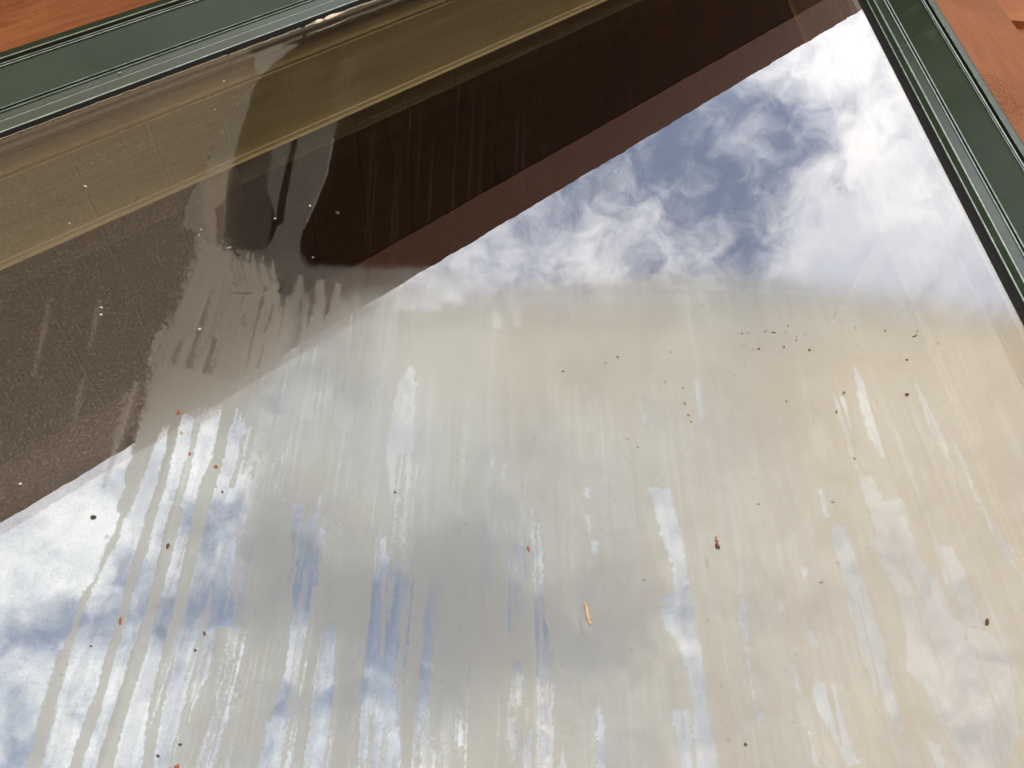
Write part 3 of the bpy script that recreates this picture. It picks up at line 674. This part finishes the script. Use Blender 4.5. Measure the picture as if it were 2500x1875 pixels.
big = [(436, 1007, 17, 9, 1.4, M_orange), (463, 1109, 11, 6, 1.3, M_orange), (527, 1140, 11, 10, 0, M_orange), (410, 1333, 17, 8, 1.4, M_brown), (443, 1057, 12, 7, 1.2, M_ochre),
       (294, 1515, 20, 5, 1.3, M_orange), (499, 1547, 11, 5, 1.1, M_brown), (965, 1202, 9, 5, -.5, M_brown), (431, 1872, 12, 9, 0, M_orange),
       (1751, 1334, 16, 12, 1.4, M_brown), (1750, 1322, 12, 8, 1.2, M_orange), (1748, 1312, 10, 4, 2.1, M_orange), (2410, 1519, 23, 11, -1.1, M_brown), (2214, 963, 14, 10, -.3, M_brown),
       (1431, 1485, 32, 8, 1.45, M_ochre), (1434, 1503, 28, 8, 1.35, M_ochre), (1439, 1519, 20, 7, 1.1, M_ochre), (1290, 1340, 17, 6, 1.4, M_orange), (2060, 959, 13, 5, -1.1, M_brown), (2042, 1006, 14, 5, -1.2, M_brown),
       (1672, 985, 9, 4, 1.2, M_orange), (1681, 1014, 7, 5, 0, M_orange), (1688, 1030, 6, 4, 1, M_orange), (1668, 947, 6, 4, 1, M_orange),
       (824, 520, 17, 12, .7, M_grey), (1029, 455, 0, 0, 0, None), (228, 1264, 14, 12, .2, M_grey), (543, 1201, 9, 6, 1.2, M_grey), (222, 1578, 6, 5, 0, M_grey), (477, 1588, 7, 6, 0, M_grey), (440, 1818, 7, 6, 0, M_grey), (386, 1846, 7, 6, 0, M_grey),
       (1852, 852, 10, 5, 0, M_brown), (1976, 855, 8, 7, 1, M_brown), (2233, 821, 20, 5, -.4, M_brown), (2214, 879, 8, 6, .5, M_brown), (1889, 812, 14, 3, 0, M_brown), (1869, 809, 8, 3, -.6, M_brown), (1914, 847, 7, 5, 1, M_brown), (1508, 872, 7, 6, 1, M_brown),
       (1375, 907, 8, 5, 0, M_brown), (1920, 1043, 0, 0, 0, None), (2086, 1120, 7, 4, .9, M_brown), (2033, 1226, 9, 3, 0, M_grey), (1852, 1231, 8, 3, -.7, M_grey), (2005, 1422, 9, 2, 0, M_grey), (1572, 1417, 4, 4, 0, M_grey), (1820, 1818, 8, 7, 1.3, M_grey), (1920, 980, 5, 5, 0, M_grey),
       (757, 503, 10, 7, .6, M_cream), (672, 534, 9, 5, -.4, M_cream), (491, 561, 5, 5, 0, M_cream), (486, 574, 6, 4, 1, M_cream), (247, 751, 12, 5, .5, M_cream), (247, 769, 8, 8, 0, M_cream), (547, 198, 10, 6, -.9, M_cream), (208, 455, 16, 7, .5, M_cream),
       (764, 629, 8, 3, 0, M_cream), (487, 804, 10, 6, -.3, M_cream), (525, 268, 6, 4, 0, M_cream), (170, 546, 6, 5, 0, M_cream), (226, 399, 5, 4, 0, M_cream), (50, 1182, 8, 6, 0, M_cream), (560, 605, 16, 3, -.4, M_cream)]
for k, b in enumerate(big):
    if b[5] is not None: fleck(b[0], b[1], b[2], b[3], -b[4], b[5], k)
for k in range(22):
    x = random.gauss(1950, 190); y = 835+random.gauss(0, 38)
    if k > 16: x, y = random.uniform(1100, 1900), random.uniform(850, 1150)
    fleck(x, y, random.uniform(3, 6), random.uniform(2.5, 4), random.uniform(-1, 1), M_brown, 100+k)
# a splash of mortar on the green head
def chip(px, py, p):
    o = fleck(px, py, 14, 5, 1.1, M_ochre, 5); x, y, z = at(px, py, p); o.parent = win; o.name = 'mortar_chip'; o.location = Vector((x, y-.0002, z))-win.location
chip(292, 178, .0128)

# ------------------------------------------------------------------ siding wall
wall = empty('house_wall', (0, 0, 0)); tag(wall, 'terracotta stained wooden house wall around the green window', 'wall')
def zroof(x): return CZ + (1.040 + HZ*x)/HX if x < 2.6 else CZ + (1.040+HZ*2.6)/HX - (x-2.6)*HZ/HX
BOARD = .135
holes = corners(cj-.01, ch-.01)
def clip_poly(p, a, b, c, keep_less=True):
    out = []
    for i in range(len(p)):
        P, Q = p[i], p[(i+1) % len(p)]; dp = a*P[0]+b*P[1]-c; dq = a*Q[0]+b*Q[1]-c
        if not keep_less: dp, dq = -dp, -dq
        if dp <= 0: out.append(P)
        if (dp < 0) != (dq < 0) and abs(dp-dq) > 1e-12: t = dp/(dp-dq); out.append((P[0]+t*(Q[0]-P[0]), P[1]+t*(Q[1]-P[1])))
    return out
vs, fs = [], []
z = 0.0; RX0, RX1 = -2.6, 5.0
zoff = (at(2470, 30, .02)[2]) % BOARD
z = zoff-BOARD
while z < 5.5:
    z1 = z+BOARD
    full = [(RX0, max(z, 0)), (RX1, max(z, 0)), (RX1, z1), (RX0, z1)]
    full = clip_poly(full, -HZ, HX, 1.045-(-0)*0+HX*CZ)      # under the left roof slope
    full = clip_poly(full, HZ, HX, HX*(zroof(2.6))+HZ*2.6)   # under the right roof slope
    # cut the hole: pieces right, left, above, below of the opening
    hj, hh = base[0]+cj-.01, base[1]+ch-.01; lj = base[2]+cj-.01; sl_ = base[3]+ch-.01
    rest = full; pieces = []
    for (a, b, c) in ((1, 0, hj), (-HZ, HX, hh+HX*CZ), (-1, 0, lj), (0, -1, sl_-CZ)):
        outp = clip_poly(rest, a, b, c, keep_less=False) if rest else []
        if len(outp) > 2: pieces.append(outp)
        rest = clip_poly(rest, a, b, c) if rest else []
    for pc in pieces:
        b0 = len(vs)
        for (x, zz) in pc:
            t = (zz-z)/BOARD
            vs.append((x, -(.010-.010*t), zz))
        fs.append(tuple(range(b0, b0+len(pc))))
        # bottom lip of the lapped board
        lo = [q for q in pc if abs(q[1]-z) < 1e-6]
        if len(lo) >= 2:
            xa, xb = min(q[0] for q in lo), max(q[0] for q in lo); b0 = len(vs)
            vs += [(xa, -.010, z), (xb, -.010, z), (xb, .004, z), (xa, .004, z)]; fs.append((b0, b0+1, b0+2, b0+3))
    z = z1
mesh_obj('lap_siding', vs, fs, M_ter_h, wall)
# ------------------------------------------------------------------ roof overhang above
roof = empty('roof_eave', (0, 0, CZ+1.04/HX)); tag(roof, 'overhanging wooden roof eave with dark board soffit mirrored in the window', 'roof')
E = .780; taper = .0205
hdir = Vector((HX, 0, HZ)); ndir = Vector((-HZ, 0, HX))
def slope_obj(name, m, s0, s1, y0, y1, n0, n1, wavy=False):
    """box in slope coordinates: s along the slope, y depth, n off the slope"""
    vs, fs = [], []
    NS = 420 if wavy else 1
    for k in range(NS+1):
        s = s0+(s1-s0)*k/NS
        w = 0
        if wavy: w = .0009*math.sin(s*150)+.0006*math.sin(s*71+1)+.0004*math.sin(s*331)
        ya = (y0 if y0 > -.5 else y0+taper*(s-.5)); yb = (y1+taper*(s-.5) if -.7 < y1 < -.5 else y1)
        for (y, n) in ((ya-w, n0+w*.3), (yb, n0), (yb, n1), (ya-w, n1)):
            vs.append((s, y, n))
    for k in range(NS):
        for j in range(4):
            fs.append((k*4+j, k*4+(j+1) % 4, (k+1)*4+(j+1) % 4, (k+1)*4+j))
    fs += [(0, 3, 2, 1), (NS*4, NS*4+1, NS*4+2, NS*4+3)]
    o = mesh_obj(name, vs, fs, m)
    o.parent = roof
    M = Matrix(((HX, 0, -HZ, 0), (0, 1, 0, 0), (HZ, 0, HX, CZ), (0, 0, 0, 1)))
    o.matrix_parent_inverse = Matrix.Identity(4); o.matrix_local = Matrix.Translation(-Vector(roof.location)) @ M
    return o
NSOF = 1.024
sR = 2.6*HX+zroof(2.6)*0+ (zroof(2.6)-CZ)*HZ
slope_obj('soffit_boards', M_soffit, -2.6, sR, -.655, -.002, NSOF, NSOF+.02)
slope_obj('barge_rafter', M_barge, -2.6, sR, -E, -.657, NSOF-.001, NSOF+.13, True)
slope_obj('roof_deck', M_shingle, -2.65, sR, -E-.0, 4.0, NSOF+.135, NSOF+.19, False)
# far slope beyond the ridge
rx, rz = 2.6, zroof(2.6)+.02
vs = [(rx, -E, rz), (rx+3, -E, rz-3*HZ/HX), (rx+3, 4, rz-3*HZ/HX), (rx, 4, rz), (rx, -E, rz+.2), (rx+3, -E, rz+.2-3*HZ/HX), (rx+3, 4, rz+.2-3*HZ/HX), (rx, 4, rz+.2)]
o = mesh_obj('roof_deck', vs, [(0, 1, 2, 3), (4, 7, 6, 5), (0, 4, 5, 1), (1, 5, 6, 2), (2, 6, 7, 3)], M_shingle, roof)

# ------------------------------------------------------------------ ground and the dim room behind the glass
gnd = mesh_obj('ground', [(-400, -400, 0), (400, -400, 0), (400, 400, 0), (-400, 400, 0)], [(0, 1, 2, 3)], M_ground); tag(gnd, kind='structure')
def rect(name, pts, m, k='structure'):
    o = mesh_obj(name, pts, [(0, 1, 2, 3)], m); tag(o, kind=k); return o
rect('floor', [(-2.4, .2, .02), (4.8, .2, .02), (4.8, 3.8, .02), (-2.4, 3.8, .02)], M_floor)
rect('room_wall', [(-2.4, 3.8, .02), (4.8, 3.8, .02), (4.8, 3.8, 5.6), (-2.4, 3.8, 5.6)], M_plaster)
rect('room_wall', [(4.8, .03, .02), (4.8, 3.8, .02), (4.8, 3.8, 4.5), (4.8, .03, 4.5)], M_plaster)
rect('room_wall', [(-2.4, .03, .02), (-2.4, 3.8, .02), (-2.4, 3.8, 2.5), (-2.4, .03, 2.5)], M_plaster)
